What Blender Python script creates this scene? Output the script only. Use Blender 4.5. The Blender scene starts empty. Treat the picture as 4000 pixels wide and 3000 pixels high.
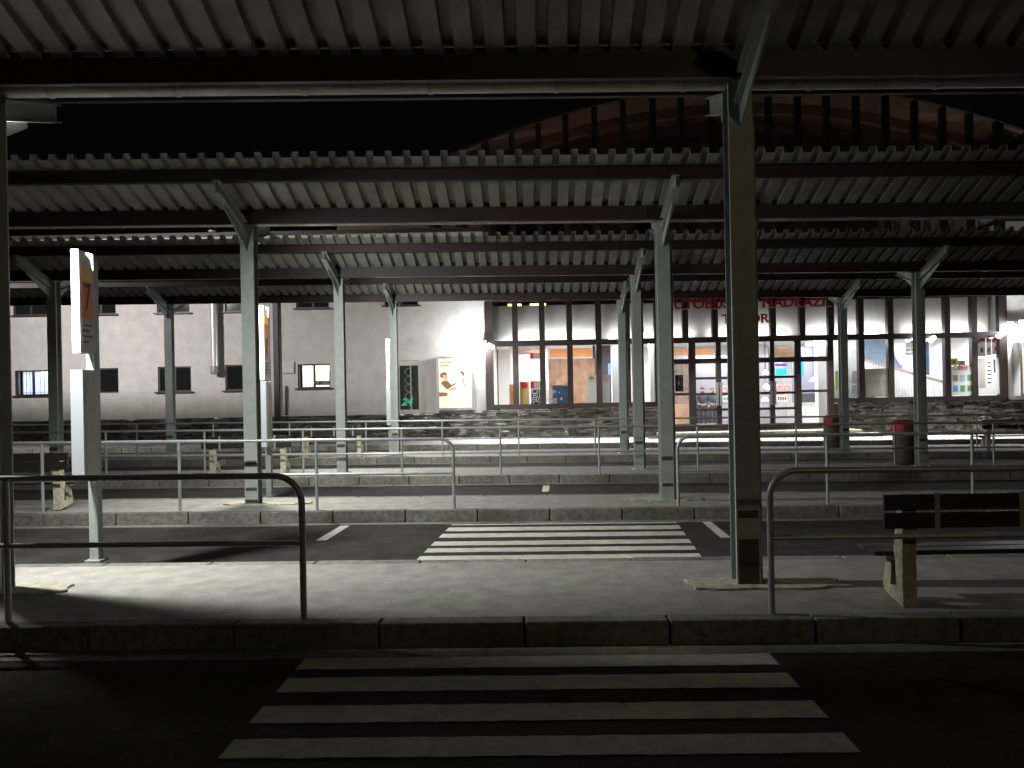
import bpy, bmesh, math, random
from mathutils import Vector, Matrix
R = math.radians
rnd = random.Random(7)
scene = bpy.context.scene
COL = scene.collection
SL = -0.0085                      # the whole bus station falls gently to the right

# ------------------------------------------------------------------ materials
def mat(name, c, rough=0.6, metal=0.0, ns=0.0, amt=0.0, bump=0.0, bs=40.0, emit=None, es=0.0, spec=0.5, island=0.0):
    m = bpy.data.materials.new(name); m.use_nodes = True
    nt = m.node_tree; b = nt.nodes['Principled BSDF']
    b.inputs['Base Color'].default_value = (*c, 1); b.inputs['Roughness'].default_value = rough
    b.inputs['Metallic'].default_value = metal
    b.inputs['Specular IOR Level'].default_value = spec
    tc = nt.nodes.new('ShaderNodeTexCoord')
    col = None
    if ns > 0:
        n = nt.nodes.new('ShaderNodeTexNoise'); n.inputs['Scale'].default_value = ns
        n.inputs['Detail'].default_value = 8; n.inputs['Roughness'].default_value = .65
        nt.links.new(tc.outputs['Object'], n.inputs['Vector'])
        r = nt.nodes.new('ShaderNodeMapRange'); r.inputs['From Min'].default_value = .3; r.inputs['From Max'].default_value = .7
        r.inputs['To Min'].default_value = 1 - amt; r.inputs['To Max'].default_value = 1 + amt
        nt.links.new(n.outputs['Fac'], r.inputs['Value'])
        v = nt.nodes.new('ShaderNodeVectorMath'); v.operation = 'SCALE'; v.inputs[0].default_value = c
        nt.links.new(r.outputs[0], v.inputs['Scale']); col = v.outputs[0]
        # second, broad stain layer
        n2 = nt.nodes.new('ShaderNodeTexNoise'); n2.inputs['Scale'].default_value = ns * .07
        n2.inputs['Detail'].default_value = 5
        nt.links.new(tc.outputs['Object'], n2.inputs['Vector'])
        r2 = nt.nodes.new('ShaderNodeMapRange'); r2.inputs['From Min'].default_value = .35; r2.inputs['From Max'].default_value = .65
        r2.inputs['To Min'].default_value = 1 - amt * .7; r2.inputs['To Max'].default_value = 1 + amt * .4
        nt.links.new(n2.outputs['Fac'], r2.inputs['Value'])
        v2 = nt.nodes.new('ShaderNodeVectorMath'); v2.operation = 'SCALE'
        nt.links.new(col, v2.inputs[0]); nt.links.new(r2.outputs[0], v2.inputs['Scale']); col = v2.outputs[0]
    if island > 0:
        g = nt.nodes.new('ShaderNodeNewGeometry')
        r = nt.nodes.new('ShaderNodeMapRange'); r.inputs['To Min'].default_value = 1 - island; r.inputs['To Max'].default_value = 1 + island
        nt.links.new(g.outputs['Random Per Island'], r.inputs['Value'])
        v3 = nt.nodes.new('ShaderNodeVectorMath'); v3.operation = 'SCALE'
        if col: nt.links.new(col, v3.inputs[0])
        else: v3.inputs[0].default_value = c
        nt.links.new(r.outputs[0], v3.inputs['Scale']); col = v3.outputs[0]
    if col: nt.links.new(col, b.inputs['Base Color'])
    if bump > 0:
        n = nt.nodes.new('ShaderNodeTexNoise'); n.inputs['Scale'].default_value = bs; n.inputs['Detail'].default_value = 6
        nt.links.new(tc.outputs['Object'], n.inputs['Vector'])
        bp = nt.nodes.new('ShaderNodeBump'); bp.inputs['Strength'].default_value = bump; bp.inputs['Distance'].default_value = .01
        nt.links.new(n.outputs['Fac'], bp.inputs['Height']); nt.links.new(bp.outputs[0], b.inputs['Normal'])
    if emit:
        b.inputs['Emission Color'].default_value = (*emit, 1); b.inputs['Emission Strength'].default_value = es
    return m

def worn_paint():
    m = mat('road_paint', (.50, .48, .43), .75, ns=9, amt=.22, bump=.4, bs=90, spec=.2)
    nt = m.node_tree; b = nt.nodes['Principled BSDF']; src = b.inputs['Base Color'].links[0].from_socket
    tc = nt.nodes.new('ShaderNodeTexCoord')
    n = nt.nodes.new('ShaderNodeTexNoise'); n.inputs['Scale'].default_value = 3.2; n.inputs['Detail'].default_value = 12; n.inputs['Roughness'].default_value = .82
    nt.links.new(tc.outputs['Object'], n.inputs['Vector'])
    v = nt.nodes.new('ShaderNodeTexVoronoi'); v.feature = 'DISTANCE_TO_EDGE'; v.inputs['Scale'].default_value = 1.1
    nz = nt.nodes.new('ShaderNodeVectorMath'); nz.operation = 'MULTIPLY_ADD'; nz.inputs[1].default_value = (.5, .5, .5)
    nt.links.new(n.outputs['Color'], nz.inputs[0]); nt.links.new(tc.outputs['Object'], nz.inputs[2]); nt.links.new(nz.outputs[0], v.inputs['Vector'])
    cr = nt.nodes.new('ShaderNodeMapRange'); cr.inputs['From Min'].default_value = .002; cr.inputs['From Max'].default_value = .007; cr.inputs['To Min'].default_value = .55
    nt.links.new(v.outputs['Distance'], cr.inputs['Value'])
    r = nt.nodes.new('ShaderNodeMapRange'); r.inputs['From Min'].default_value = .30; r.inputs['From Max'].default_value = .42; r.inputs['To Min'].default_value = .35
    nt.links.new(n.outputs['Fac'], r.inputs['Value'])
    mu = nt.nodes.new('ShaderNodeMath'); mu.operation = 'MULTIPLY'; nt.links.new(cr.outputs[0], mu.inputs[0]); nt.links.new(r.outputs[0], mu.inputs[1])
    mx = nt.nodes.new('ShaderNodeMix'); mx.data_type = 'RGBA'; mx.inputs[6].default_value = (.09, .085, .075, 1)
    nt.links.new(mu.outputs[0], mx.inputs[0]); nt.links.new(src, mx.inputs[7]); nt.links.new(mx.outputs[2], b.inputs['Base Color'])
    return m

def glass_mat(name, tint=(1, 1, 1), refl=0.08):
    m = bpy.data.materials.new(name); m.use_nodes = True; nt = m.node_tree; nt.nodes.clear()
    o = nt.nodes.new('ShaderNodeOutputMaterial'); t = nt.nodes.new('ShaderNodeBsdfTransparent'); t.inputs[0].default_value = (*tint, 1)
    g = nt.nodes.new('ShaderNodeBsdfGlossy'); g.inputs['Roughness'].default_value = .03
    mx = nt.nodes.new('ShaderNodeMixShader'); fr = nt.nodes.new('ShaderNodeFresnel'); fr.inputs[0].default_value = 1.4
    ad = nt.nodes.new('ShaderNodeMath'); ad.operation = 'ADD'; ad.inputs[1].default_value = refl * .5
    nt.links.new(fr.outputs[0], ad.inputs[0]); nt.links.new(ad.outputs[0], mx.inputs[0])
    nt.links.new(t.outputs[0], mx.inputs[1]); nt.links.new(g.outputs[0], mx.inputs[2]); nt.links.new(mx.outputs[0], o.inputs[0])
    return m

M = dict(
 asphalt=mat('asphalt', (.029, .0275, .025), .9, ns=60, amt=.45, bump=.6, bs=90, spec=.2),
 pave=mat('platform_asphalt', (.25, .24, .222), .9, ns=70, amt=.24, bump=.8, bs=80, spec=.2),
 kerb=mat('kerb_concrete', (.17, .165, .145), .9, ns=14, amt=.4, bump=.5, bs=30, island=.12, spec=.2),
 concrete=mat('patch_concrete', (.33, .31, .25), .9, ns=12, amt=.4, bump=.5, bs=30, spec=.2),
 paint=worn_paint(),
 steel=mat('painted_steel', (.33, .36, .345), .5, ns=7, amt=.14, bump=.12, bs=25),
 galv=mat('galvanised_steel', (.36, .38, .38), .42, .35, ns=9, amt=.2),
 sheet=mat('roof_sheet', (.315, .315, .28), .55, .1, ns=3.0, amt=.25, bump=.1, bs=10, island=.16),
 gutter=mat('gutter_metal', (.50, .49, .43), .5, .2, ns=8, amt=.22),
 beam=mat('purlin_paint', (.025, .0085, .0075), .55, ns=8, amt=.3),
 black=mat('black_band', (.055, .05, .042), .6, ns=10, amt=.3),
 wood=mat('bench_board', (.016, .012, .009), .5, ns=20, amt=.4, bump=.2, bs=60),
 bleg=mat('bench_concrete', (.44, .40, .30), .9, ns=16, amt=.35, bump=.6, bs=40, spec=.2),
 wall=mat('render_wall', (.57, .55, .51), .92, ns=2.2, amt=.13, bump=.3, bs=60, spec=.2),
 stone=mat('ledge_stone', (.095, .086, .072), .20, ns=18, amt=.6, bump=.5, bs=30, island=.75),
 stoneback=mat('stone_mortar', (.02, .018, .016), .9),
 frame=mat('brown_frame', (.022, .0125, .010), .45, ns=10, amt=.2),
 dark=mat('dark_frame', (.025, .02, .016), .5, ns=10, amt=.2),
 glass=glass_mat('clear_glass'),
 dglass=mat('dark_pane', (.012, .014, .013), .08, spec=.6),
 white=mat('white_plaster', (.78, .77, .75), .8, ns=4, amt=.05),
 soffit=mat('pale_panel', (.64, .64, .62), .75, ns=5, amt=.07),
 timber=mat('timber_ceiling', (.13, .068, .042), .6, ns=3, amt=.35, bump=.2, bs=15),
 floor=mat('tile_floor', (.42, .38, .33), .3, ns=6, amt=.15),
 led=mat('glow_edge', (.9, .9, .9), .5, emit=(.93, .97, 1), es=7.0),
 caseglow=mat('case_edge_glow', (.34, .36, .385), .5, emit=(.80, .87, 1), es=.06),  # faint glow put on the case front to brighten it
 signgrey=mat('sign_housing', (.42, .41, .39), .45, .2, ns=9, amt=.12),
 orange=mat('orange_plate', (.42, .10, .02), .5, ns=4, amt=.25, emit=(.8, .2, .04), es=.05),
 yellowp=mat('yellow_plate', (.55, .33, .05), .5, emit=(.8, .45, .05), es=.04),
 plate=mat('timetable_sheet', (.5, .49, .45), .6, ns=30, amt=.15),
 ink=mat('ink', (.05, .045, .045), .7),
 tube=mat('lamp_tube', (.9, .9, .9), .5, emit=(.95, .97, 1), es=14),
 flood=mat('flood_lens', (.9, .9, .9), .5, emit=(.93, .95, 1), es=40),
 red=mat('red_letter', (.24, .008, .008), .5),
 binred=mat('bin_red', (.30, .015, .012), .45, ns=8, amt=.25),
 bindark=mat('bin_body', (.055, .042, .03), .7, ns=9, amt=.35),
)
def flat(name, c, es=0.0, rough=.6):
    return mat(name, c, rough, emit=c if es else None, es=es)

# ------------------------------------------------------------------ mesh builder
class MB:
    def __init__(s, shear=False): s.v = []; s.f = []; s.shear = shear
    def add(s, vs, fs):
        o = len(s.v); s.v += [tuple(v) for v in vs]; s.f += [tuple(i + o for i in f) for f in fs]; return s
    def box(s, x0, x1, y0, y1, z0, z1):
        return s.add([(x0,y0,z0),(x1,y0,z0),(x1,y1,z0),(x0,y1,z0),(x0,y0,z1),(x1,y0,z1),(x1,y1,z1),(x0,y1,z1)],
                     [(0,3,2,1),(4,5,6,7),(0,1,5,4),(1,2,6,5),(2,3,7,6),(3,0,4,7)])
    def prism(s, poly, a, b, axis='x'):
        n = len(poly)
        def P(p, t): return (t, p[0], p[1]) if axis == 'x' else ((p[0], t, p[1]) if axis == 'y' else (p[0], p[1], t))
        vs = [P(p, a) for p in poly] + [P(p, b) for p in poly]
        return s.add(vs, [tuple(range(n)), tuple(range(2*n-1, n-1, -1))] + [(i, n+i, n+(i+1) % n, (i+1) % n) for i in range(n)])
    def tube(s, pts, r, n=12, cap=True):
        pts = [Vector(p) for p in pts]; rings = []; up = None
        for i, p in enumerate(pts):
            d = ((pts[min(i+1, len(pts)-1)] - pts[i]).normalized() + (pts[i] - pts[max(i-1, 0)]).normalized()).normalized()
            if up is None:
                a = Vector((0, 0, 1)) if abs(d.z) < .9 else Vector((0, 1, 0)); up = d.cross(a).normalized()
            up = (up - d * up.dot(d)).normalized(); w = d.cross(up)
            rings.append([p + r * (math.cos(t) * up + math.sin(t) * w) for t in [2*math.pi*k/n for k in range(n)]])
        vs = [v for g in rings for v in g]; fs = []
        for i in range(len(rings)-1):
            for k in range(n): fs.append((i*n+k, i*n+(k+1) % n, (i+1)*n+(k+1) % n, (i+1)*n+k))
        if cap: fs += [tuple(range(n-1, -1, -1)), tuple((len(rings)-1)*n+k for k in range(n))]
        return s.add(vs, fs)
    def lathe(s, prof, cx=0, cy=0, n=24):
        vs = [(cx + r*math.cos(2*math.pi*k/n), cy + r*math.sin(2*math.pi*k/n), z) for r, z in prof for k in range(n)]
        fs = [(i*n+k, i*n+(k+1) % n, (i+1)*n+(k+1) % n, (i+1)*n+k) for i in range(len(prof)-1) for k in range(n)]
        fs += [tuple(range(n-1, -1, -1)), tuple((len(prof)-1)*n+k for k in range(n))]
        return s.add(vs, fs)
    def build(s, name, m, parent=None, loc=(0, 0, 0), bevel=0, smooth=False, solid=0):
        vs = [(x, y, z + SL * x) for x, y, z in s.v] if s.shear else s.v
        me = bpy.data.meshes.new(name); me.from_pydata(vs, [], s.f); me.update()
        bm = bmesh.new(); bm.from_mesh(me); bmesh.ops.recalc_face_normals(bm, faces=bm.faces); bm.to_mesh(me); bm.free()
        me.materials.append(m); o = bpy.data.objects.new(name, me); COL.objects.link(o)
        o.location = loc
        if parent: o.parent = parent
        if smooth:
            for p in me.polygons: p.use_smooth = True
            e = o.modifiers.new('es', 'EDGE_SPLIT'); e.split_angle = R(40)
        if bevel:
            b = o.modifiers.new('b', 'BEVEL'); b.width = bevel; b.segments = 2; b.limit_method = 'ANGLE'
        if solid:
            d = o.modifiers.new('s', 'SOLIDIFY'); d.thickness = solid
        return o

def thing(name, label, cat, loc=(0, 0, 0), group=None, rz=0):
    o = bpy.data.objects.new(name, None); COL.objects.link(o); o.location = loc; o.rotation_euler = (0, 0, rz)
    o.empty_display_size = .1
    return tag(o, label, cat, group)
def tag(o, label, cat, group=None):
    o['label'] = label; o['category'] = cat
    if group: o['group'] = group
    return o
def struct(o): o['kind'] = 'structure'; return o
def copy_tree(o, parent=None):
    c = o.copy(); COL.objects.link(c); c.parent = parent
    for ch in list(o.children): copy_tree(ch, c)
    return c
def text(name, s, size, m, parent=None, loc=(0, 0, 0), ext=.01, align='LEFT', sx=1.0, shearx=0, off=0):
    cu = bpy.data.curves.new(name, 'FONT'); cu.body = s; cu.size = size; cu.extrude = ext; cu.align_x = align; cu.shear = shearx; cu.offset = off
    t = bpy.data.objects.new(name + '_tmp', cu); COL.objects.link(t)
    bpy.context.view_layer.update()
    me = bpy.data.meshes.new_from_object(t.evaluated_get(bpy.context.evaluated_depsgraph_get()))
    bpy.data.objects.remove(t)
    me.materials.clear(); me.materials.append(m)
    me.transform(Matrix.Rotation(R(90), 4, 'X') @ Matrix.Diagonal((sx, 1, 1, 1)))
    o = bpy.data.objects.new(name, me); COL.objects.link(o); o.location = loc
    if parent: o.parent = parent
    return o
def PX(x, y, Y):                     # a point of the place seen at (x, y), at distance Y
    dx = x / 1.80832 - 1150; dy = y / 1.80832 - 860
    u = dx - .019 * dy; v = .019 * dx + dy
    return u * Y / 1661, 1.6 - v * Y / 1661

# ------------------------------------------------------------------ ground, roads, platforms
X0, X1 = -42, 46
g = MB(True).add([(-300, -60, -.17), (300, -60, -.17), (300, 300, -.17), (-300, 300, -.17)], [(0, 1, 2, 3)])
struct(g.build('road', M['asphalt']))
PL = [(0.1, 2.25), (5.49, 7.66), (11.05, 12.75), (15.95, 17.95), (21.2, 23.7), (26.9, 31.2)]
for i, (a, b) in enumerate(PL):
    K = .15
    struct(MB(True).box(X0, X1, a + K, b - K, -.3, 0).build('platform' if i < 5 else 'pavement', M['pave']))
    k = MB(True); st = 1.04; x = X0 + (0.31 * i) % 1
    while x < X1:
        for (y0, y1) in ((a, a + K), (b - K, b)):
            if i == 5 and y0 > 30: continue
            j = rnd.uniform(-.004, .004); k.box(x + .008, x + st - .008, y0 + j, y1 + j, -.3, .004 + rnd.uniform(-.004, .004))
        x += st
    struct(k.build('kerb', M['kerb'], bevel=.012))
    if 0 < i < 5:                                     # asphalt gully strip along the near kerb
        struct(MB(True).box(X0, X1, a - .22, a - .01, -.3, -.164).build('gully_strip', M['kerb']))

def stripes(rows, xl, xr, lbl):
    z = MB(True)
    for (y1, y0) in rows:
        n = 40; A = []; B = []
        for j in range(n + 1):
            t = j / n
            A.append((xl(y0) + (xr(y0) - xl(y0)) * t, y0 + rnd.uniform(-.006, .006), -.166))
            B.append((xl(y1) + (xr(y1) - xl(y1)) * t, y1 + rnd.uniform(-.006, .006), -.166))
        z.add(A + B, [(j, j+1, n+2+j, n+1+j) for j in range(n)])
    return struct(z.build('zebra_crossing', M['paint']))
stripes([(5.28, 5.05), (4.90, 4.66), (4.45, 4.215), (4.02, 3.80)], lambda y: -1.59, lambda y: 1.59, '')
stripes([(11.0, 10.75), (10.56, 10.27), (10.08, 9.79), (9.53, 9.27), (9.1, 8.86), (8.66, 8.42), (8.2, 7.95)],
        lambda y: -1.30 + (y - 8.6) * .06, lambda y: 1.84 + (y - 8.6) * .07, '')
def line(x, y0, y1, w=.13):
    struct(MB(True).add([(x - w/2 - .04, y0, -.166), (x + w/2 - .04, y0, -.166), (x + w/2, y1, -.166), (x - w/2, y1, -.166)], [(0, 1, 2, 3)]).build('bay_line', M['paint']))
line(-2.66, 9.7, 10.95); line(2.42, 9.6, 10.9); line(.25, 14.5, 15.5)
line(7.6, 9.6, 10.9); line(-8.1, 9.7, 10.95)

# ------------------------------------------------------------------ canopies
POSTS = {1: (6.55, [-10.8, -4.60, 1.79, 8.05]), 2: (11.9, [-10.7, -4.34, 2.05, 8.45, 14.8]),
         3: (17.1, [-16.9, -10.6, -4.25, 2.34, 8.62, 15.0]), 4: (22.1, [-16.8, -10.4, -3.95, 2.6, 8.95, 15.3])}
DZF = {1: 0, 2: -.05, 3: -.06, 4: .02}; DZR = {1: -.03, 2: .03, 3: .03, 4: .12}; DZ = DZR
CL = {1: 'nearest corrugated platform canopy, its underside across the top of the picture',
      2: 'second corrugated canopy back, behind the nearest zebra platform',
      3: 'third corrugated canopy back, over the middle platform',
      4: 'farthest corrugated canopy, just in front of the lit station building'}
def sheet(mb, x0, x1, ya, za, yb, zb):
    p = .258; x = x0; rr = random.Random(int(ya * 100))
    while x < x1:
        nr = rr.choice((3, 4, 4, 4)); prof = []; lap = rr.uniform(0, .004); w = nr * p
        for i in range(nr):
            q = x + i * p; prof += [(q, 0), (q + .150, 0), (q + .160, .080), (q + .248, .080)]
        prof += [(x + w, 0), (x + w + .02, -.001)]
        vs = []
        for (y, z) in ((ya, za), ((ya + yb) / 2, (za + zb) / 2 + rr.uniform(-.003, .003)), (yb, zb)): vs += [(px, y, z + h + lap) for px, h in prof]
        n = len(prof)
        mb.add(vs, [(r*n+i, r*n+i+1, (r+1)*n+i+1, (r+1)*n+i) for r in range(2) for i in range(n - 1)])
        x += w
def ibeam_x(mb, x0, x1, y, zb, h, w):
    t = .014
    mb.box(x0, x1, y - w/2, y + w/2, zb, zb + t); mb.box(x0, x1, y - w/2, y + w/2, zb + h - t, zb + h)
    mb.box(x0, x1, y - .006, y + .006, zb + t, zb + h - t)
for k, (Y, xs) in POSTS.items():
    dz = DZ[k]; df = DZF[k] - dz
    xa, xb = (-30, 34)
    t = thing('platform_canopy', CL[k], 'canopy', (0, Y, dz), 'corrugated canopies over the bus platforms')
    s = MB(True); sheet(s, xa, xb, -1.28, 5.005 + df, .08, 4.40); s.build('roof_sheet', M['sheet'], t, solid=.002)
    s = MB(True); sheet(s, xa + .1, xb, .30, 4.42, 1.0, 4.725); s.build('rear_roof_sheet', M['sheet'], t, solid=.002)
    s = MB(True); ibeam_x(s, xa, xb, -1.07, 4.73 + df, .178, .10); s.build('purlin', M['beam'], t)
    s = MB(True); s.box(xa, xb, -.19, -.13, 4.27, 4.484); s.build('purlin', M['beam'], t)
    s = MB(True); s.box(xa, xb, -.128, -.121, 4.486, 4.562); s.build('gap_shade_strip', M['wood'], t)  # dark strip added to blacken the rib gaps, where only shade lies
    s = MB(True); s.box(xa, xb, .90, .96, 4.55, 4.675); s.build('purlin', M['beam'], t)
    # gutter: half round trough with straps
    gpts = [(.20 + .070 * math.cos(a), 4.385 + .070 * math.sin(a)) for a in [math.pi + math.pi * i / 10 for i in range(11)]]
    gi = [(.20 + .065 * math.cos(a), 4.385 + .065 * math.sin(a)) for a in [2*math.pi - math.pi * i / 10 for i in range(11)]]
    go = MB(True).prism(gpts + gi, xa, xb).build('gutter', M['gutter'], t, smooth=True)
    x = -16.4
    while x < 16:
        st = MB(True); pts = [(x, .20 + .076 * math.cos(a), 4.385 + .076 * math.sin(a)) for a in [math.pi + math.pi * i / 8 for i in range(9)]]
        for q in range(8):
            a, b = pts[q], pts[q+1]
            st.add([(x, a[1], a[2]), (x + .03, a[1], a[2]), (x + .03, b[1], b[2]), (x, b[1], b[2])], [(0, 1, 2, 3)])
        st.box(x, x + .03, .12, .13, 4.385, 4.44); st.build('strap', M['galv'], go, solid=.004)
        x += 1.11 * (1 if k < 3 else 2)
    for j, px in enumerate(xs):
        off = (px, 0, SL * px)
        c = MB(); w = .1
        c.box(-w, w, -w, -w + .012, 0, 4.26); c.box(-w, w, w - .012, w, 0, 4.26); c.box(-.006, .006, -w + .012, w - .012, 0, 4.26)
        c.box(-w, -w + .012, -w + .012, -w + .03, 0, 4.26); c.box(w - .012, w, -w + .012, -w + .03, 0, 4.26)
        c.box(-.16, .16, -.16, .16, -.01, .012)
        co = c.build('post', M['steel'], t, off)
        co.location.z = off[2] - dz
        co.scale.z = 1 + dz / 4.26
        def arm(sgn, L, z0, z1, gz, gl, nm='arm'):
            a = MB(); y0, y1 = sgn * .02, sgn * L; h = .19; hw = .055
            P = lambda s: [(y0, z0 - h*s), (y1, z1 - h*s*.9)]
            top = [(y0, z0), (y1, z1), (y1, z1 - .012), (y0, z0 - .012)]
            bot = [(y0, z0 - h), (y1, z1 - h*.95), (y1, z1 - h*.95 + .012), (y0, z0 - h + .012)]
            a.prism(top, -hw, hw); a.prism(bot, -hw, hw)
            a.prism([(y0, z0 - .012), (y1, z1 - .012), (y1, z1 - h*.95 + .012), (y0, z0 - h + .012)], -.005, .005)
            a.build(nm, M['steel'], co)
            gs = MB(); f = (gl - .02) / (L - .02)
            gs.prism([(sgn * .1, gz), (sgn * .1, z0 - h - .002), (sgn * gl, z0 + (z1 - z0) * f - h*.97 - .002), (sgn * gl, z0 + (z1 - z0) * f - h - .05)], -.007, .007)
            gs.build('gusset', M['steel'], co)
        arm(-1, 1.22, 4.245, 4.728 + df, 3.88, .92)
        arm(1, .96, 4.235, 4.545, 3.90, .52)
        if px > 0:
            d = MB().tube([(.0, 0, 0), (0, 0, 4.05)] if 0 else [(.13, .06, .02), (.13, .06, 3.95), (.11, .16, 4.15), (.06, .26, 4.33)], .034, 10)
            d.tube([(.13, .06, 3.02), (.13, .06, 3.14)], .046, 10)
            d.build('downpipe', M['galv'], co, smooth=True)
        if k <= 2 and px > -8:
            z0, z1 = (.58, .64) if k == 1 else (.62, .68)
            MB().box(-.085, .085, -.104, -.100, z0, z1).build('paint_band', M['black'], co)
            z0, z1 = (.02, .40) if (k == 1 and px > 0) else (.22, .27)
            MB().box(-.085, .085, -.104, -.100, z0, z1).build('paint_band', M['black'], co)
        elif px > -12:
            MB().box(-.085, .085, -.104, -.100, .55, .62).build('paint_band', M['black'], co)
# worn concrete pads round two posts
def pad(x, y, rx0, rx1, ry, seed):
    rr = random.Random(seed); p = []
    for i in range(28):
        a = 2 * math.pi * i / 28; q = 1 + rr.uniform(-.12, .12)
        c_, s_ = math.cos(a), math.sin(a); c_ = math.copysign(abs(c_) ** .55, c_); s_ = math.copysign(abs(s_) ** .55, s_)
        p.append(((rx1 if c_ > 0 else rx0) * c_ * q, ry * s_ * q))
    struct(MB(True).prism(p, -.02, .022, 'z').build('concrete_pad', M['concrete'], loc=(x, y, SL * x), bevel=.008))
pad(1.85, 6.52, .56, .75, .20, 3); pad(-4.6, 6.6, .4, .62, .2, 4); pad(-4.3, 11.95, .5, .8, .2, 5); pad(2.1, 11.95, .7, .5, .2, 6)

# ------------------------------------------------------------------ railings
def railing(Y, xa, xb, posts, label, bend=None, h=1.04, mid=.56, r=.024):
    t = thing('railing', label, 'railing', (0, Y, 0), 'tubular railings along the platform kerbs')
    rb = .20; pts = []
    if bend == 'R':
        pts = [(xa, 0, h), (xb - rb, 0, h)] + [(xb - rb + rb*math.sin(a), 0, h - rb + rb*math.cos(a)) for a in [R(10*i) for i in range(1, 10)]] + [(xb, 0, 0)]
    elif bend == 'L':
        pts = [(xa, 0, 0)] + [(xa + rb - rb*math.cos(a), 0, h - rb + rb*math.sin(a)) for a in [R(10*i) for i in range(0, 10)]] + [(xb, 0, h)]
    else: pts = [(xa, 0, h), (xb, 0, h)]
    MB(True).tube(pts, r, 14).build('top_rail', M['galv'], t, smooth=True)
    MB(True).tube([(xa, 0, mid), (xb, 0, mid)], r * .85, 12).build('mid_rail', M['galv'], t, smooth=True)
    for x in posts:
        MB(True).tube([(x, 0, -.02), (x, 0, h)], r * .9, 12).build('post', M['galv'], t, smooth=True)
railing(5.62, -30, -1.70, [-3.86 - 2.1*i for i in range(8)], 'nearest dark railing on the left, its bent end beside the front zebra crossing', 'R', 1.05)
railing(5.62, 1.72, 30, [4.1 + 2.1*i for i in range(9)], 'nearest dark railing on the right, running in front of the bench', 'L', 1.05)
railing(11.22, -30, -1.17, [-3.17 - 2.0*i for i in range(11)], 'second railing back on the left, with a rounded end behind the far zebra crossing', 'R', 1.02, .52)
railing(11.22, 2.1, 30, [4.28 + 2.12*i for i in range(9)], 'second railing back on the right, with a rounded start beside the tall middle post', 'L', 1.02, .52)
railing(16.1, -24, 26, [-8.95 + 2.065*i for i in range(-5, 17)], 'third railing back, unbroken along the kerb of the middle platform', None, .99, .47)
railing(21.35, -26, 30, [-11.0 + 2.12*i for i in range(-6, 19)], 'farthest railing, crossing in front of the dark stone plinth and station doors', None, 1.0, .5)

# ------------------------------------------------------------------ benches
def make_bench(x, y, label):
    t = thing('bench', label, 'bench', (x, y, SL * x), 'concrete and board benches on the platforms')
    for s in (0, 1.5):
        l = MB()
        # side profile in (y, z): back upright near the kerb, seat bracket behind it, slot cut in the foot
        o = [(0, 0), (.30, .06), (.33, .16), (.26, .30), (.30, .40), (.42, .425), (.42, .455), (.16, .455), (.10, .62), (.075, .84), (.02, .85), (-.01, .60), (0, .40)]
        hole = [(.10, .13), (.20, .15), (.17, .33), (.12, .33)]
        bm = bmesh.new()
        for q, xx in ((0, -.055), (1, .055)):
            pass
        # solid strips around the slot
        pieces = [[(0, 0), (.30, .06), (.33, .13), (0, .13)], [(0, .13), (.10, .13), (.12, .33), (0, .33)],
                  [(.20, .13), (.33, .13), (.26, .33), (.17, .33)], [(0, .33), (.262, .33), (.42, .335), (.42, .362), (.15, .362), (0, .362)],
                  [(0, .362), (.15, .362), (.085, .70), (.065, .84), (.045, .855), (.005, .855), (-.012, .80), (-.012, .62)]]
        for p in pieces: l.prism(p, -.055 + s, .055 + s)
        l.build('leg', M['bleg'], t, bevel=.006)
    for z0 in (.60, .735):
        MB().box(-.20, 1.70, -.045, -.014, z0, z0 + .118).build('back_board', M['wood'], t, bevel=.004)
    for y0 in (.13, .30):
        MB().box(-.20, 1.70, y0, y0 + .15, .365, .400).build('seat_board', M['wood'], t, bevel=.004)
    for s in (.17, .80, 1.33):
        MB().box(s, s + .04, -.052, -.046, .58, .865).build('back_strap', M['galv'], t)
    return t
make_bench(2.80, 5.76, 'nearest bench, pale concrete leg and dark boards, behind the front railing at right')
make_bench(-8.58, 11.40, 'bench on the second platform at the left edge, beside the tall lit sign')
make_bench(-6.80, 16.25, 'bench on the middle platform, left of the wide grey post with the lit sign')
make_bench(-6.40, 21.6, 'bench on the far platform, behind the middle left railings')
make_bench(12.80, 21.6, 'bench on the far platform at the right edge, before the stone plinth')

# ------------------------------------------------------------------ litter bins
def make_bin(x, y, label):
    t = thing('litter_bin', label, 'litter bin', (x, y, SL * x), 'red topped litter bins')
    MB().lathe([(.21, 0), (.235, .03), (.24, .66), (.22, .70)]).build('body', M['bindark'], t, smooth=True)
    hd = MB().lathe([(.255, .705), (.262, .73), (.262, .96), (.20, 1.01), (.06, 1.03)]).build('hood', M['binred'], t, smooth=True)
    MB().box(-.12, .12, -.268, -.25, .80, .90).build('slot', M['black'], hd)
make_bin(8.46, 17.55, 'red topped litter bin behind the wide grey post, nearer and farther right of the two')
make_bin(8.80, 22.55, 'red topped litter bin behind the post beside the station doors')

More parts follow.
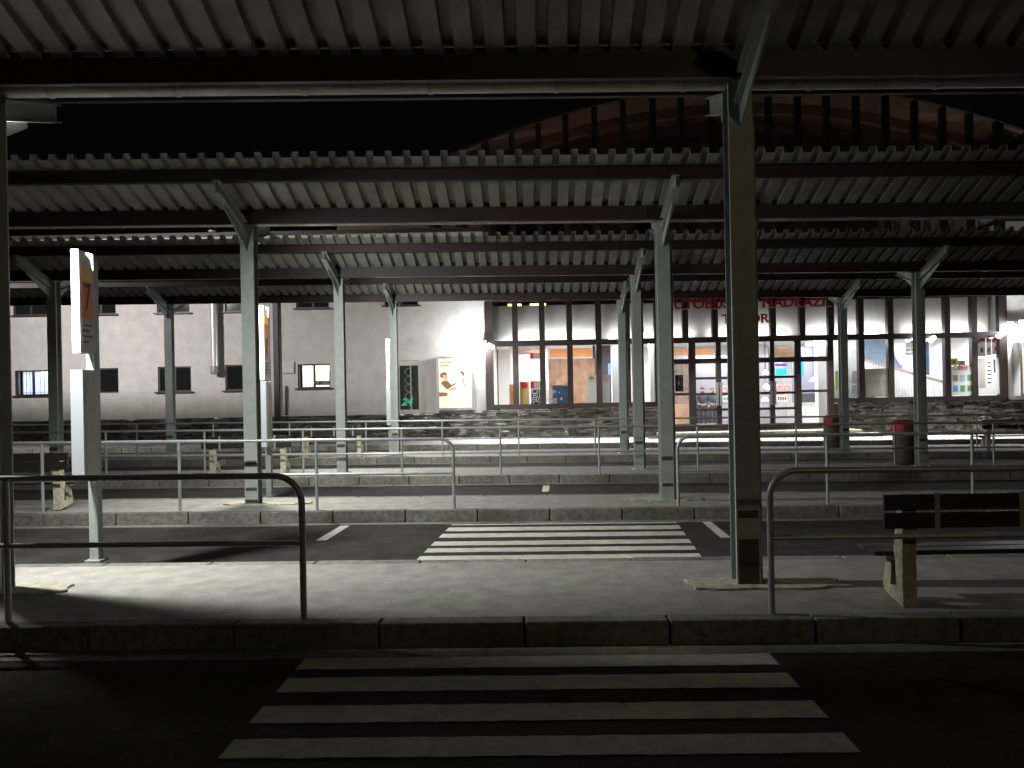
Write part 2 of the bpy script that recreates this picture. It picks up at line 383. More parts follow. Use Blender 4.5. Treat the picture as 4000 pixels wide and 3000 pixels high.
# ------------------------------------------------------------------ lit stop signs
def make_sign(x, y, label, number, zt=3.10, zb=2.09):
    t = thing('stop_sign', label, 'bus stop sign', (x, y, SL * x), 'lit bus stop signs')
    MB().box(-.076, .016, .071, .163, 0, zt - .05).build('pole', M['steel'], t, bevel=.006)
    MB().box(-.11, .05, .04, .195, -.01, .012).build('base_plate', M['steel'], t)
    F, E_ = -.19, .07
    u = MB().box(-.045, -.039, F, E_, zb + .02, zt).box(.017, .023, F, E_, zb + .02, zt - .012)
    u.box(-.038, .016, E_ - .014, E_, zb + .02, zt).box(-.045, .023, F, E_, zb, zb + .018).box(-.038, .016, F, E_ - .02, zt - .012, zt - .001)
    h = u.build('display_case', M['signgrey'], t)
    MB().box(-.045, .025, F - .012, F - .001, zb, zt).build('glow_edge', M['led'], h)
    MB().prism([(F + .13, zt - .005), (E_ - .02, zt - .005), (E_ - .02, zt - .17), (E_ - .05, zt - .07), (E_ - .08, zt - .05), (F + .13, zt - .03)], .0235, .027).build('lit_corner', M['led'], h)
    MB().box(.024, .0262, F + .04, F + .23, zb + .34, zt - .16).build('number_plate', M['orange'], h)
    MB().prism([(F + .05, zt - .30), (F + .22, zt - .30), (F + .22, zt - .16), (F + .135, zt - .13), (F + .05, zt - .15)], .0263, .0272).build('number_band', M['yellowp'], h)
    tx = text('route_number', number, .40, M['ink'], h, (.0285, F + .07, zb + .42), .001, sx=.62)
    tx.rotation_euler = (0, 0, R(90))
    MB().box(.024, .0262, F + .03, F + .23, zb + .04, zb + .335).build('timetable', M['plate'], h)
    for q in range(4):
        MB().box(.0265, .0275, F + .05, F + .05 + (.15, .11, .16, .09)[q], zb + .27 - q*.055, zb + .285 - q*.055).build('print_line', M['ink'], h)
    LT = min(1.925, zb - .02)
    l = MB().box(-.066, .055, -.20, .070, .84, LT)
    lo = l.build('timetable_case', M['signgrey'], t, bevel=.006)
    MB().box(-.066, .055, -.213, -.2005, .84, LT).build('glow_edge', M['caseglow'], lo)  # case front with a little added glow
    MB().box(.0553, .058, -.17, .05, .90, LT - .05).build('timetable', M['plate'], lo)
    L = bpy.data.lights.new('sign_light', 'AREA'); L.shape = 'RECTANGLE'; L.size = .06; L.size_y = 1.0; L.energy = 3; L.color = (.95, .97, 1)
    lo_ = bpy.data.objects.new('sign_light', L); COL.objects.link(lo_); lo_.parent = h; lo_.location = (0, F - .02, 2.6); lo_.rotation_euler = (R(90), 0, 0)
    return t
make_sign(-4.43, 7.70, 'nearest lit bus stop sign with an orange number plate, on the front platform at left', '7')
make_sign(-4.43, 12.85, 'lit bus stop sign close behind the wide grey post on the second platform', '7', 3.17, 1.95)
make_sign(-4.50, 18.3, 'lit bus stop sign mostly hidden behind the post left of the station poster', '7', 2.7, 1.95)
make_sign(-4.30, 23.2, 'farthest lit bus stop sign, beside the door with the green light', '7', 3.42, 1.93)

# ------------------------------------------------------------------ the station building
BY = 31.0
BLD = thing('station_building', 'white bus station with a glazed arched hall, dark stone plinth and small windows', 'building', (0, BY, 0))
def bx(name, m, x0, x1, y0, y1, z0, z1, parent=BLD, bevel=0):     # y is measured from the facade plane, z from the platform
    return MB().box(x0, x1, y0, y1, z0, z1).build(name, m, parent, bevel=bevel)
HXL, HXR = PX(1905, 1450, BY)[0], PX(3925, 1450, BY)[0]           # glazed hall between these
holes = []
def rect(x0, y0, x1, y1):
    a, zt = PX((x0+x1)/2, y0, BY); _, zb = PX((x0+x1)/2, y1, BY)
    xa = PX(x0, (y0+y1)/2, BY)[0]; xb = PX(x1, (y0+y1)/2, BY)[0]
    return (xa, xb, zb, zt)
low = [rect(60, 1447, 193, 1545), rect(385, 1438, 463, 1535), rect(617, 1432, 747, 1530), rect(880, 1425, 955, 1525), rect(1163, 1422, 1290, 1516)]
ups = [rect(52, 1150, 185, 1232), rect(330, 1146, 452, 1228), rect(612, 1140, 740, 1222), rect(878, 1135, 1000, 1217), rect(1157, 1124, 1285, 1204), rect(1502, 1110, 1632, 1193)]
ups = [(a, b, c, c + 1.25) for a, b, c, d in ups]
door = rect(1555, 1408, 1640, 1612)
def wall_holes(x0, x1, z0, z1, hs, y0, y1):
    xs = sorted({x0, x1} | {h[0] for h in hs} | {h[1] for h in hs}); mb = MB()
    for i in range(len(xs) - 1):
        a, b = xs[i], xs[i+1]; zz = z0
        for h in sorted([h for h in hs if h[0] <= a + 1e-6 and h[1] >= b - 1e-6], key=lambda h: h[2]):
            if h[2] > zz: mb.box(a, b, y0, y1, zz, h[2])
            zz = h[3]
        mb.box(a, b, y0, y1, zz, z1)
    return mb
wall_holes(-34, HXL - .10, 1.05, 8.35, low + ups + [door], 0, .3).build('wall', M['wall'], BLD)
wall_holes(HXR + .10, 34, 1.15, 8.35, [], 0, .3).build('wall', M['wall'], BLD)
bx('roof', M['dark'], -34.2, HXL, -.12, 12, 8.35, 8.5); bx('roof', M['dark'], HXR, 34.2, -.12, 12, 8.352, 8.5)
bx('rear_wall', M['wall'], -34, 34, 12, 12.3, -.4, 8.35)
# ledge-stone plinth
pl = MB(); z = -.35
DL, DR = PX(2618, 1500, BY)[0], PX(3252, 1500, BY)[0]            # door opening
topz = lambda x: (1.04 if x < HXL - .1 else (1.16 if x > HXR else 1.20))
while z < 1.18:
    hh = rnd.uniform(.055, .10); x = -24 + rnd.uniform(0, .2)
    while x < 27:
        w = rnd.uniform(.14, .46)
        if not (x + w > DL and x < DR) and z + hh < topz(x + w/2) + .02:
            o = rnd.uniform(0, .045); ty = rnd.uniform(-.012, .012); tz = rnd.uniform(-.012, .012)
            pl.add([(x, -.06-o+ty, z), (x+w-.008, -.06-o-ty, z), (x+w-.008, .05, z), (x, .05, z),
                    (x, -.06-o+ty+tz, z+hh-.006), (x+w-.008, -.06-o-ty+tz, z+hh-.006), (x+w-.008, .05, z+hh-.006), (x, .05, z+hh-.006)],
                   [(0,3,2,1),(4,5,6,7),(0,1,5,4),(1,2,6,5),(2,3,7,6),(3,0,4,7)])
        x += w
    z += hh
PLO = pl.build('plinth', M['stone'], BLD)
bx('plinth_core', M['stoneback'], -34, DL, -.05, .30, -.5, 1.045); bx('plinth_core', M['stoneback'], DR, 34, -.05, .30, -.5, 1.14)
# small windows
bluep = flat('blue_lit_blind', (.55, .68, 1), 1.5); warmp = flat('warm_lit_blind', (1, .93, .80), 1.9)
greyp = flat('window_grey', (.25, .23, .2))
def small_window(h, kind, double=True, sill=True):
    a, b, c, d = h; fr = MB(); w = .055
    fr.box(a, b, .06, .13, c, c + w).box(a, b, .06, .13, d - w, d).box(a, a + w, .06, .13, c + w, d - w).box(b - w, b, .06, .13, c + w, d - w)
    if double: fr.box((a+b)/2 - .04, (a+b)/2 + .04, .06, .13, c + w, d - w)
    f = fr.build('window', M['frame'] if kind != 'dark' else M['dark'], BLD)
    MB().box(a + w, b - w, .09, .10, c + w, d - w).build('pane', M['glass'] if kind != 'dark' else M['dglass'], f)
    if kind != 'dark':
        MB().box(a + w, b - w, .42, .43, c, d).build('lit_blind', bluep if kind == 'blue' else warmp, f)
        bars = MB(); n = 9
        for i in range(n):
            if i == n // 2: continue
            xx = a + .1 + (b - a - .2) * i / (n - 1); bars.box(xx - .008, xx + .008, .30, .32, c, d)
        bars.box(a, b, .30, .32, c + .12, c + .14); bars.build('blind_bars', greyp, f)
        MB().tube([((a+b)/2 + .15, .36, d - .13), (b - .1, .36, d - .13)], .05, 8).build('ceiling_tube', M['tube'], f)
        if kind == 'warm': MB().box(b - .75, b - .1, .33, .4, c + .14, c + .30).build('shelf_box', greyp, f)
    else:
        MB().box(a - .02, b + .02, .28, .31, c - .02, d + .02).build('blackout', M['stoneback'], f)
    if sill: MB().box(a - .1, b + .1, -.12, .06, c - .05, c).build('sill', M['frame'], f)
small_window(low[0], 'blue'); small_window(low[1], 'dark', False, False); small_window(low[2], 'dark'); small_window(low[3], 'dark', False); small_window(low[4], 'warm')
for h in ups: small_window(h, 'dark', True)
# barred side door with green neon
a, b, c, d = door
dd = MB().box(a, a + .06, .05, .12, c, d).box(b - .06, b, .05, .12, c, d).box(a + .06, b - .06, .05, .12, d - .2, d).box(a + .06, b - .06, .05, .12, c, c + .12).box((a+b)/2 + .05, (a+b)/2 + .09, .05, .12, c + .12, d - .2)
DO = dd.build('side_door', M['signgrey'], BLD)
MB().box(a + .06, b - .06, .14, .15, c + .1, d - .2).build('pane', mat('door_glass', (.05, .06, .05), .15, ns=3, amt=.5), DO)
gr = MB(); n = 8; zz0, zz1 = c + .5, d - .3; cx_ = a + .42
for s in (-1, 1):
    pts = [(cx_ + s * .14 * math.sin(math.pi * 4 * i / 48), .03, zz0 + (zz1 - zz0) * i / 48) for i in range(49)]
    gr.tube(pts, .012, 6)
gr.build('lattice_grille', M['galv'], DO)
nm = text('neon_sign', '24', .42, flat('green_neon', (.03, .50, .27), .35), DO, (a + .10, .10, c + .30), .01, shearx=.3, off=.012)
# drain pipes, vent, flue
px, _ = PX(1083, 1400, BY); bx('drainpipe', M['frame'], px - .10, px + .10, -.16, -.02, .2, 8.3)
px, _ = PX(1119, 1500, BY); za = PX(1119, 1508, BY)[1]; bx('cable_pipe', M['dark'], px - .04, px + .04, -.09, -.02, 1.1, za)
r_ = rect(1107, 1412, 1150, 1458); v = MB().box(r_[0], r_[1], -.10, -.005, r_[2], r_[3])
vo = v.build('vent_cover', M['signgrey'], BLD)
for q in range(6): pass
px, zb = PX(850, 1432, BY)
fl = MB().tube([(px, -.28, zb), (px, -.28, 7.9)], .145, 20); 
for q in range(12): fl.tube([(px, -.28, zb + .1 + q*.48), (px, -.28, zb + .13 + q*.48)], .152, 20)
FO = fl.build('flue', mat('flue_steel', (.70, .68, .66), .3, .45), BLD, smooth=True)
MB().lathe([(.10, zb - .32), (.15, zb - .30), (.165, zb - .22), (.16, zb - .01)], px, -.28, 20).build('flue_cap', M['galv'], FO, smooth=True)

# ------------------------------------------------------------------ glazed hall
mulx = [1913, 2015, 2120, 2227, 2340, 2452, 2568, 2679, 2795, 2909, 3021, 3135, 3247, 3363, 3478, 3590, 3699, 3804, 3916]
MX = [PX(x, 1450, BY)[0] for x in mulx]
ZH = 3.80; ZS = 1.30; CXA = 9.2
arch = lambda x: 14.0 - .0175 * (x - CXA) ** 2
fr = MB()
for i, x in enumerate(MX):
    w = .115 if 0 < i < len(MX) - 1 else .16
    fr.box(x - w, x + w, -.10, .14, 1.16 if not (DL - .1 < x < DR + .1) else ZH, arch(x))
x = MX[0] - 1.15                       # mullions of the arch beyond the hall walls
fr.box(HXL - .10, HXR + .10, -.13, .10, ZH - .10, ZH + .12)
fr.box(HXL, DL, -.12, .10, 1.18, 1.36); fr.box(DR, HXR, -.12, .10, 1.18, 1.36)
fr.box(HXL, HXR, -.075, .10, 5.50, 5.62)
FRM = fr.build('mullion_frame', M['frame'], BLD)
for i in range(len(MX) - 1):
    if MX[i] > DL - .3 and MX[i+1] < DR + .3:
        lo_z = ZH + .12
    else:
        lo_z = 1.36
        MB().box(MX[i] + .11, MX[i+1] - .11, .02, .03, 1.36, ZH - .10).build('window_pane', M['glass'], BLD)
    MB().box(MX[i] + .11, MX[i+1] - .11, .02, .03, ZH + .12, 5.50).build('window_pane', M['glass'], BLD)
# white band (gallery front) behind the glass, timber vault above
bx('gallery_front', M['soffit'], MX[0] + .1, MX[-1] - .1, .75, .95, 3.92, 5.42)
bx('gallery_ceiling', M['white'], MX[0] + .1, MX[-1] - .1, .75, 3.2, 3.90, 3.918)
bx('hall_end_wall', M['white'], HXL - .25, HXL - .05, .3, 11.9, .1, 11.5); bx('hall_end_wall', M['white'], HXR + .05, HXR + .25, .3, 11.9, .1, 11.5)
bx('hall_floor', M['floor'], HXL - .05, HXR + .05, .0, 11.9, .02, .17)
bx('hall_rear_wall', M['white'], HXL, HXR, 9.6, 9.8, .17, 5.6)
bx('hall_ceiling', M['white'], HXL, HXR, 3.2, 9.6, 4.15, 4.25)
# vault
def vault(y0, y1, dzv, th, x0, x1, name, m, n=48):
    mb = MB(); xs = [x0 + (x1 - x0) * i / n for i in range(n + 1)]
    vs = []
    for y in (y0, y1):
        for x in xs: vs.append((x, y, arch(x) + dzv))
        for x in xs: vs.append((x, y, arch(x) + dzv + th))
    N = n + 1; fs = []
    for i in range(n):
        fs += [(i, i+1, 2*N+i+1, 2*N+i), (N+i, 3*N+i, 3*N+i+1, N+i+1), (i, N+i, N+i+1, i+1), (2*N+i, 2*N+i+1, 3*N+i+1, 3*N+i)]
    fs += [(0, 2*N, 3*N, N), (n, N+n, 3*N+n, 2*N+n)]
    mb.add(vs, fs); return mb.build(name, m, BLD, smooth=False)
VX0, VX1 = -7.5, 25.9
vault(-.16, -.0, .02, .12, VX0, VX1, 'vault_edge', M['dark'])
vault(.002, 12.5, .021, .10, VX0, VX1, 'vault_roof', M['timber'])
for q, yy in enumerate((1.8, 4.0, 6.2, 8.4)):
    vault(yy, yy + .22, -.42, .435, VX0 + 1, VX1 - 1, 'vault_rib', M['timber'])
# timber end wall slats filling behind the arch front
back = MB()
for i in range(24):
    xa_ = VX0 + 2.5 + i * 1.18; 
    back.box(xa_, xa_ + 1.14, 11.2, 11.35, 5.7, arch(xa_ + .6) - .45)
back.build('timber_end_wall', M['timber'], BLD)
for xx in (HXL - 1.05, HXR + 1.05, HXL - 2.1, HXR + 2.1):
    bx('arch_mullion', M['frame'], xx - .11, xx + .11, -.09, .12, 8.51, arch(xx))
bx('arch_board', M['timber'], HXL - 6, HXL - .1, .15, .3, 8.51, 9.0)
# lamps glowing on top of the gallery front
for (x, w) in ((PX(2010, 1175, 32)[0], .55), (PX(2082, 1172, 32)[0], .25), (PX(2110, 1170, 32)[0], .45)):
    MB().tube([(x - w/2, .85, 5.47), (x + w/2, .85, 5.47)], .04, 8).build('gallery_lamp', mat('warm_tube', (1, .6, .3), .5, emit=(1, .42, .12), es=9), BLD)

# interior columns, stairs, counters  (building parts)
def ib(name, m, x0, y0, x1, y1, D, th=.05, parent=BLD):            # a panel seen between two picture corners, at distance D
    a, zt = PX((x0+x1)/2, y0, D); zb = PX((x0+x1)/2, y1, D)[1]
    xa = PX(x0, (y0+y1)/2, D)[0]; xb = PX(x1, (y0+y1)/2, D)[0]
    return MB().box(xa, xb, D - BY, D - BY + th, max(zb, .172), zt).build(name, m, parent)
W = M['white']
def q2(x, y): return 1880 + x / 3.687, 1300 + y / 3.687
def q3(x, y): return 3300 + x / 3.16, 1300 + y / 3.16
def q5(x, y): return 2600 + x / 3.16, 1350 + y / 3.16
def pan(q, name, m, x0, y0, x1, y1, D, th=.05): 
    (a, b), (c, d) = q(x0, y0), q(x1, y1); return ib(name, m, a, b, c, d, D, th)
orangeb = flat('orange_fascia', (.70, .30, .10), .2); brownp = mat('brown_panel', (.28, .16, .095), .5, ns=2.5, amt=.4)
darkg = flat('interior_dark', (.06, .06, .075)); grey = flat('interior_grey', (.30, .30, .33)); blue = flat('interior_blue', (.10, .16, .30))
for (x0, x1) in ((1885, 1990),):
    for q in range(1): pan(q2, 'pillar', W, x0, 150, x1, 1200, 32.6, .45)
for (x0, x1, D) in ((2540, 2572, 32.6), (3196, 3232, 32.8), (3248, 3292, 32.4)):
    ib('pillar', W, x0, 1290, x1, 1720, D, .4)
pan(q2, 'kiosk_wall', flat('lilac_wall', (.62, .56, .60)), 420, 180, 960, 1150, 34.2)
pan(q2, 'kiosk_fascia', brownp, 540, 225, 860, 290, 34.0)
pan(q2, 'shop_fascia', orangeb, 985, 232, 1262, 356, 35.5)
pan(q2, 'shop_fascia', orangeb, 1300, 222, 1592, 345, 35.5)
pan(q2, 'shop_wall', brownp, 975, 372, 1640, 1180, 35.7)
pan(q2, 'shop_wall', darkg, 1610, 180, 1900, 1180, 35.9)
ib('shop_fascia', orangeb, 2628, 1364, 2698, 1386, 36); ib('shop_fascia', orangeb, 2718, 1364, 2800, 1384, 36)
ib('shop_wall', grey, 2600, 1388, 3060, 1690, 38)
ib('shop_wall', mat('shop_rose', (.33, .24, .20), .6, ns=3, amt=.5), 2618, 1405, 2716, 1690, 36.2)
pan(q5, 'shop_wall', flat('bluegrey_wall', (.22, .23, .29)), 1560, 10, 1900, 700, 38.5)
pan(q5, 'shop_frame', brownp, 1330, 20, 1585, 160, 37)
pan(q5, 'counter', W, 1730, 755, 1895, 1000, 34.5, .5)
pan(q5, 'chair_block', darkg, 1680, 590, 1860, 700, 35, .3)
pan(q5, 'counter', flat('counter_grey', (.45, .44, .47)), 1370, 660, 1500, 960, 34.8, .5)
pan(q5, 'counter', flat('counter_dark', (.10, .11, .14)), 390, 640, 620, 960, 36.1, .4)
pan(q5, 'counter', mat('wood_counter', (.45, .27, .17), .5, ns=5, amt=.2), 110, 720, 335, 970, 35.5, .5)
pan(q5, 'counter', flat('counter_lilac', (.42, .37, .42)), 690, 740, 1300, 960, 35.8, .5)
for (xx, yy) in ((1230, 325), (1240, 500), (1225, 660), (1820, 420), (1275, 520)):
    fx, fy = q5(xx, yy); X_, Z_ = PX(fx, fy, 34.2)
    po = MB().lathe([(.16, Z_ - .08), (.10, Z_ + .04), (.03, Z_ + .1)], X_, 34.2 - BY, 14).build('pendant_lamp', flat('pendant_glow', (1, .96, .9), 5), BLD, smooth=True)
    MB().tube([(X_, 34.2 - BY, Z_ + .1), (X_, 34.2 - BY, 4.14)], .008, 5).build('cord', M['dark'], po)
# staircase
st = MB(); 
(x0, z0), (x1, z1) = PX(*q3(240, 318), 33.4), PX(*q3(1290, 612), 33.4)
rail = MB().prism([(x0, z0), (x1, z1), (x1, z1 - .11), (x0, z0 - .11)], 2.36, 2.44, 'y'); RO = rail.build('stair_handrail', mat('stair_rail', (.35, .27, .26), .4), BLD)
n = 30
for i in range(n):
    t_ = (i + .5) / n; xx = x0 + (x1 - x0) * t_; zt = z0 + (z1 - z0) * t_ - .11
    MB().box(xx - .035, xx + .035, 2.37, 2.42, .172, zt).build('baluster', W, RO)
steps = MB()
for i in range(16):
    t_ = i / 16; xx = x1 - (x1 - x0) * t_ ; zt = .35 + .17 * i
    steps.box(xx - (x1 - x0) / 16, xx, 2.7, 4.3, .172 if i < 3 else zt - .35, zt)
steps.build('staircase', W, BLD)
pan(q3, 'stair_screen', mat('blue_glass_wall', (.28, .36, .50), .4, ns=2, amt=.25), 235, 60, 700, 470, 36.3)
pan(q3, 'stair_screen', blue, 860, 90, 1260, 520, 37)
pan(q3, 'stair_screen', mat('blue_mural', (.07, .12, .24), .5, ns=3, amt=.6), 1285, 60, 1600, 330, 36)
for (pa, D) in (([(600, 60), (760, 60), (740, 260), (700, 400), (640, 300), (600, 180)], 34.6), ([(770, 90), (940, 100), (940, 200), (750, 310)], 35.2), ([(1050, 60), (1260, 60), (1060, 200)], 35.4)):
    poly = [PX(*q3(*p), D) for p in pa]
    MB().prism(poly, D - BY, D - BY + .15, 'y').build('stair_soffit', W, BLD)
for i in range(4):
    pan(q3, 'stair_tread', grey, 770, 100 + i*48, 920, 118 + i*48, 35.05, .1)
pan(q3, 'pillar', W, 40, 95, 195, 810, 32.6, .3)

# doors
dr = MB(); zf = .20
def vbar(xf, w=.06, zt=ZH - .1): 
    x = PX(xf, 1500, BY)[0]; dr.box(x - w, x + w, -.06, .10, .17, zt)
for xf, w in ((2622, .09), (2704, .14), (2802, .05), (2812, .05), (2905, .09), (3012, .05), (3020, .05), (3116, .13), (3244, .12)): vbar(xf, w)
def hbar(xa, xb, yf, h=.05):
    a = PX(xa, yf, BY)[0]; b = PX(xb, yf, BY)[0]; z = PX((xa+xb)/2, yf, BY)[1]; dr.box(a, b, -.05, .09, z - h, z + h)
hbar(2622, 3244, 1407.5, .10)
for y in (1475, 1537, 1598, 1660): hbar(2704, 3116, y - 0, .05)
hbar(2622, 2704, 1540, .05); hbar(3116, 3244, 1527, .05); hbar(2622, 3244, 1668, .12)
DRO = dr.build('entrance_doors', M['frame'], BLD)
for xf in (2800, 2815, 3011, 3024):
    x = PX(xf, 1580, BY)[0]; MB().box(x - .05, x + .05, -.14, -.07, 1.15, 2.1).build('door_handle', mat('steel_handle', (.35, .34, .32), .35, .6), DRO)
x0_, x1_ = DL, DR
MB().box(x0_ + .1, x1_ - .1, .02, .03, .3, ZH - .1).build('door_glass', M['glass'], DRO)
bx('door_step', M['concrete'], DL - .6, DR + .6, -1.3, 0, -.2, .14)
bx('door_step', M['concrete'], DL - 1.2, DR + 1.2, -1.75, -1.3, -.2, .03)
# light tubes under the gallery front
TL = [(1990, 1342, 60), (2400, 1327, 45), (3395, 1308, 75), (3650, 1298, 62), (3735, 1298, 35), (3180, 1344, 60)]
for (xf, yf, w) in TL:
    a = PX(xf - w/2, yf, 31.6)[0]; b = PX(xf + w/2, yf, 31.6)[0]; z = PX(xf, yf, 31.6)[1]
    MB().tube([(a, .6, z), (b, .6, z)], .07, 10).build('ceiling_tube', M['tube'], BLD)

# ------------------------------------------------------------------ sign lettering
a_, z1_ = PX(2717, 1204.8, BY); xs_ = PX(2590, 1205, BY)[0]; xe_ = PX(3221, 1195, BY)[0]
L1 = text('station_lettering', 'AUTOBUSOVÉ NÁDRAŽÍ', .50, M['red'], None, (xs_, BY - .2, z1_ - .02), .03, off=.012)
w_ = L1.dimensions.x; L1.scale.x = (xe_ - xs_) / w_
tag(L1, 'upper red sign line reading AUTOBUSOVÉ NÁDRAŽÍ, just under the farthest canopy', 'sign')
xs2 = PX(2815, 1261, BY)[0]; xe2 = PX(3001, 1261, BY)[0]; z2_ = PX(2984, 1261.6, BY)[1]
L2 = text('station_lettering', 'TÁBOR', .50, M['red'], None, (xs2, BY - .2, z2_), .03, off=.012)
L2.scale.x = (xe2 - xs2) / L2.dimensions.x
tag(L2, 'lower red sign line reading TÁBOR, above the entrance doors', 'sign')
bx('sign_rail', M['signgrey'], xs_ - .2, xe_ + .2, -.165, -.14, z1_ - .055, z1_ - .025)

# ------------------------------------------------------------------ posters, boards, screens
def poster(label, q, x0, y0, x1, y1, D, m, items=(), frame=None, cat='poster', name='poster', th=.02):
    (fx0, fy0), (fx1, fy1) = q(x0, y0), q(x1, y1)
    xa, zt = PX(fx0, (fy0+fy1)/2, D)[0], PX((fx0+fx1)/2, fy0, D)[1]
    xb, zb = PX(fx1, (fy0+fy1)/2, D)[0], PX((fx0+fx1)/2, fy1, D)[1]
    t = thing(name, label, cat, ((xa+xb)/2, D, zb)); w, h = xb - xa, zt - zb
    MB().box(-w/2, w/2, 0, th, 0, h).build('sheet', m, t)
    if frame:
        f = MB(); e = .045; f.box(-w/2 - e, w/2 + e, -.02, th, -e, 0).box(-w/2 - e, w/2 + e, -.02, th, h, h + e).box(-w/2 - e, -w/2, -.02, th, 0, h).box(w/2, w/2 + e, -.02, th, 0, h)
        f.build('frame', frame, t)
    for it in items:
        if it[0] == 'r':
            _, nm_, a, b, c, d, mm = it; MB().box(-w/2 + a*w, -w/2 + c*w, -.006, -.001, h*(1-d), h*(1-b)).build(nm_, mm, t)
        elif it[0] == 'p':
            _, nm_, pts, mm = it; MB().prism([(-w/2 + u*w, h*(1-v)) for u, v in pts], -.008, -.002, 'y').build(nm_, mm, t)
        elif it[0] == 't':
            _, s_, a, b, size, mm = it; text('lettering', s_, size, mm, t, (-w/2 + a*w, -.006, h*(1-b)), .001)
    return t
RD = flat('print_red', (.75, .03, .05), .25); YE = flat('print_yellow', (.75, .68, .12), .25); PK = flat('print_pink', (.8, .55, .6), .2)  # prints and sheets glow slightly, in place of light falling on them
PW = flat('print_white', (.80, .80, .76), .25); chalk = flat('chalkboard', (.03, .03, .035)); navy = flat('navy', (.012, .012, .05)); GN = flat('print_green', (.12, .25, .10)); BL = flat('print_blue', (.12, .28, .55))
poster('pink, red and yellow striped strip hanging high in the kiosk window', q2, 700, 290, 862, 375, 31.3, PK, [('r', 'red_patch', 0, 0, .3, 1, RD), ('r', 'yellow_patch', .75, 0, 1, 1, YE)])
poster('pink, red and yellow striped strip directly above the chalkboard', q2, 708, 696, 878, 806, 31.3, PK, [('r', 'red_patch', 0, 0, .3, 1, RD), ('r', 'yellow_patch', .72, 0, 1, 1, YE)])
poster('black chalkboard menu with white handwriting in the kiosk window', q2, 720, 812, 884, 1062, 31.3, chalk,
       [('t', 'Langoše', .06, .26, .30, PW), ('t', 'Burger', .12, .50, .30, PW), ('t', 'Hot dog', .06, .73, .30, PW), ('t', 'Cola', .12, .96, .30, PW)], cat='chalkboard', name='chalkboard')
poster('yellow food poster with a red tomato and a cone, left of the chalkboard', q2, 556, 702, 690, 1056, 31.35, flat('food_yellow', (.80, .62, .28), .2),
       [('p', 'tomato', [(.5 + .36*math.cos(t), .17 + .13*math.sin(t)) for t in [k*math.pi/8 for k in range(16)]], RD), ('p', 'cone', [(.1, .3), (.95, .3), (.75, 1), (.45, 1)], flat('cone', (.85, .55, .2), .2)), ('r', 'leaf', .1, .02, .5, .07, GN)])
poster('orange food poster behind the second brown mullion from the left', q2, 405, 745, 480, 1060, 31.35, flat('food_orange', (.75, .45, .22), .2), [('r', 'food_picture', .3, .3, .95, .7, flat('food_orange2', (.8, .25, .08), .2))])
poster('blue board in a pale wooden frame standing in the shop window', q2, 1035, 765, 1250, 1045, 31.6, flat('board_blue', (.05, .11, .26), .08), [('r', 'snow_mark', .38, .3, .46, .36, PW), ('r', 'snow_mark', .5, .6, .58, .72, PW)], frame=flat('pale_wood', (.55, .48, .40)), cat='board', name='display_board')
poster('white freezer style panel with a pale yellow top, left of the narrow brown mullion', q2, 1528, 605, 1690, 1032, 31.5, PW, [('r', 'picture_band', 0, 0, 1, .26, flat('cream', (.8, .74, .55), .2)), ('r', 'fish_picture', .2, .06, .55, .16, grey)], cat='board', name='display_board')
poster('white panel with a pink picture at its top, beside the bright pillar', q2, 1745, 602, 1868, 1032, 31.5, PW, [('r', 'picture_band', 0, 0, .8, .24, PK), ('r', 'dark_strip', .9, 0, 1, 1, grey)], cat='board', name='display_board')
poster('small pale blue lit screen beside the bright pillar in the shop', q2, 1826, 445, 1890, 600, 33.0, flat('paleblue_screen', (.22, .34, .85), .8), cat='screen', name='screen')
poster('dark navy notice at the left of the entrance doors', q5, 118, 362, 216, 566, 31.25, navy, [('r', 'emblem', .3, .4, .6, .6, grey)])
poster('bright blue departure screen hanging behind the entrance doors', q5, 1355, 280, 1497, 366, 33.6, flat('screen_blue', (.02, .30, 1.0), 1.3), cat='screen', name='screen')
poster('narrow violet lit sign just above the blue departure screen', q5, 1352, 222, 1496, 254, 33.6, flat('screen_violet', (.10, .03, .85), 1.1), cat='lit sign', name='lit_sign')
poster('tall narrow blue lit strip right of the departure screen', q5, 1672, 180, 1704, 382, 33.0, flat('strip_blue', (.02, .35, 1.0), 1.8), cat='lit sign', name='lit_sign')
poster('white menu board with small photos behind the door glass, under the red letters', q5, 706, 622, 822, 690, 33.8, PW, [('r', 'photo', .1+.3*i, .2, .3+.3*i, .8, RD if i == 2 else GN) for i in range(3)], cat='board', name='menu_board')
poster('white menu board with small photos under the blue departure screen', q5, 1370, 608, 1498, 690, 33.8, PW, [('r', 'photo', .1+.22*i, .3, .25+.22*i, .8, RD if i % 2 else GN) for i in range(4)], cat='board', name='menu_board')
for i, (xx, yy) in enumerate(((728, 540), (785, 540), (1400, 522), (1500, 522))):
    fx, fy = q5(xx, yy); X_, Z_ = PX(fx, fy, 34.0)
    o = MB().tube([(X_ + .12*math.cos(t), 0, Z_ + .12*math.sin(t)) for t in [k*math.pi/6 for k in range(13)]], .04, 6)
    o = MB().tube([(.12*math.cos(t), 0, .12*math.sin(t)) for t in [k*math.pi/6 for k in range(13)]], .045, 6).build('ring_ornament', flat('ring_pink', (.85, .30, .30), .3), loc=(X_, 34.0, Z_))
    tag(o, 'pink ring shaped window ornament hanging behind the entrance door glass', 'ornament', 'pink ring ornaments')
poster('beige notice board full of faded sheets, filling the lower half of a window pane', q3, 243, 442, 552, 802, 30.96, mat('beige_board', (.30, .28, .24), .7, ns=3, amt=.12),
       [('r', 'faded_sheet', .08+.31*(i % 3), .12+.3*(i//3), .3+.31*(i % 3), .2+.3*(i//3), greyp) for i in range(6)] + [('r', 'white_strip', .42, .965, 1, .99, PW)], cat='notice board', name='notice_board')
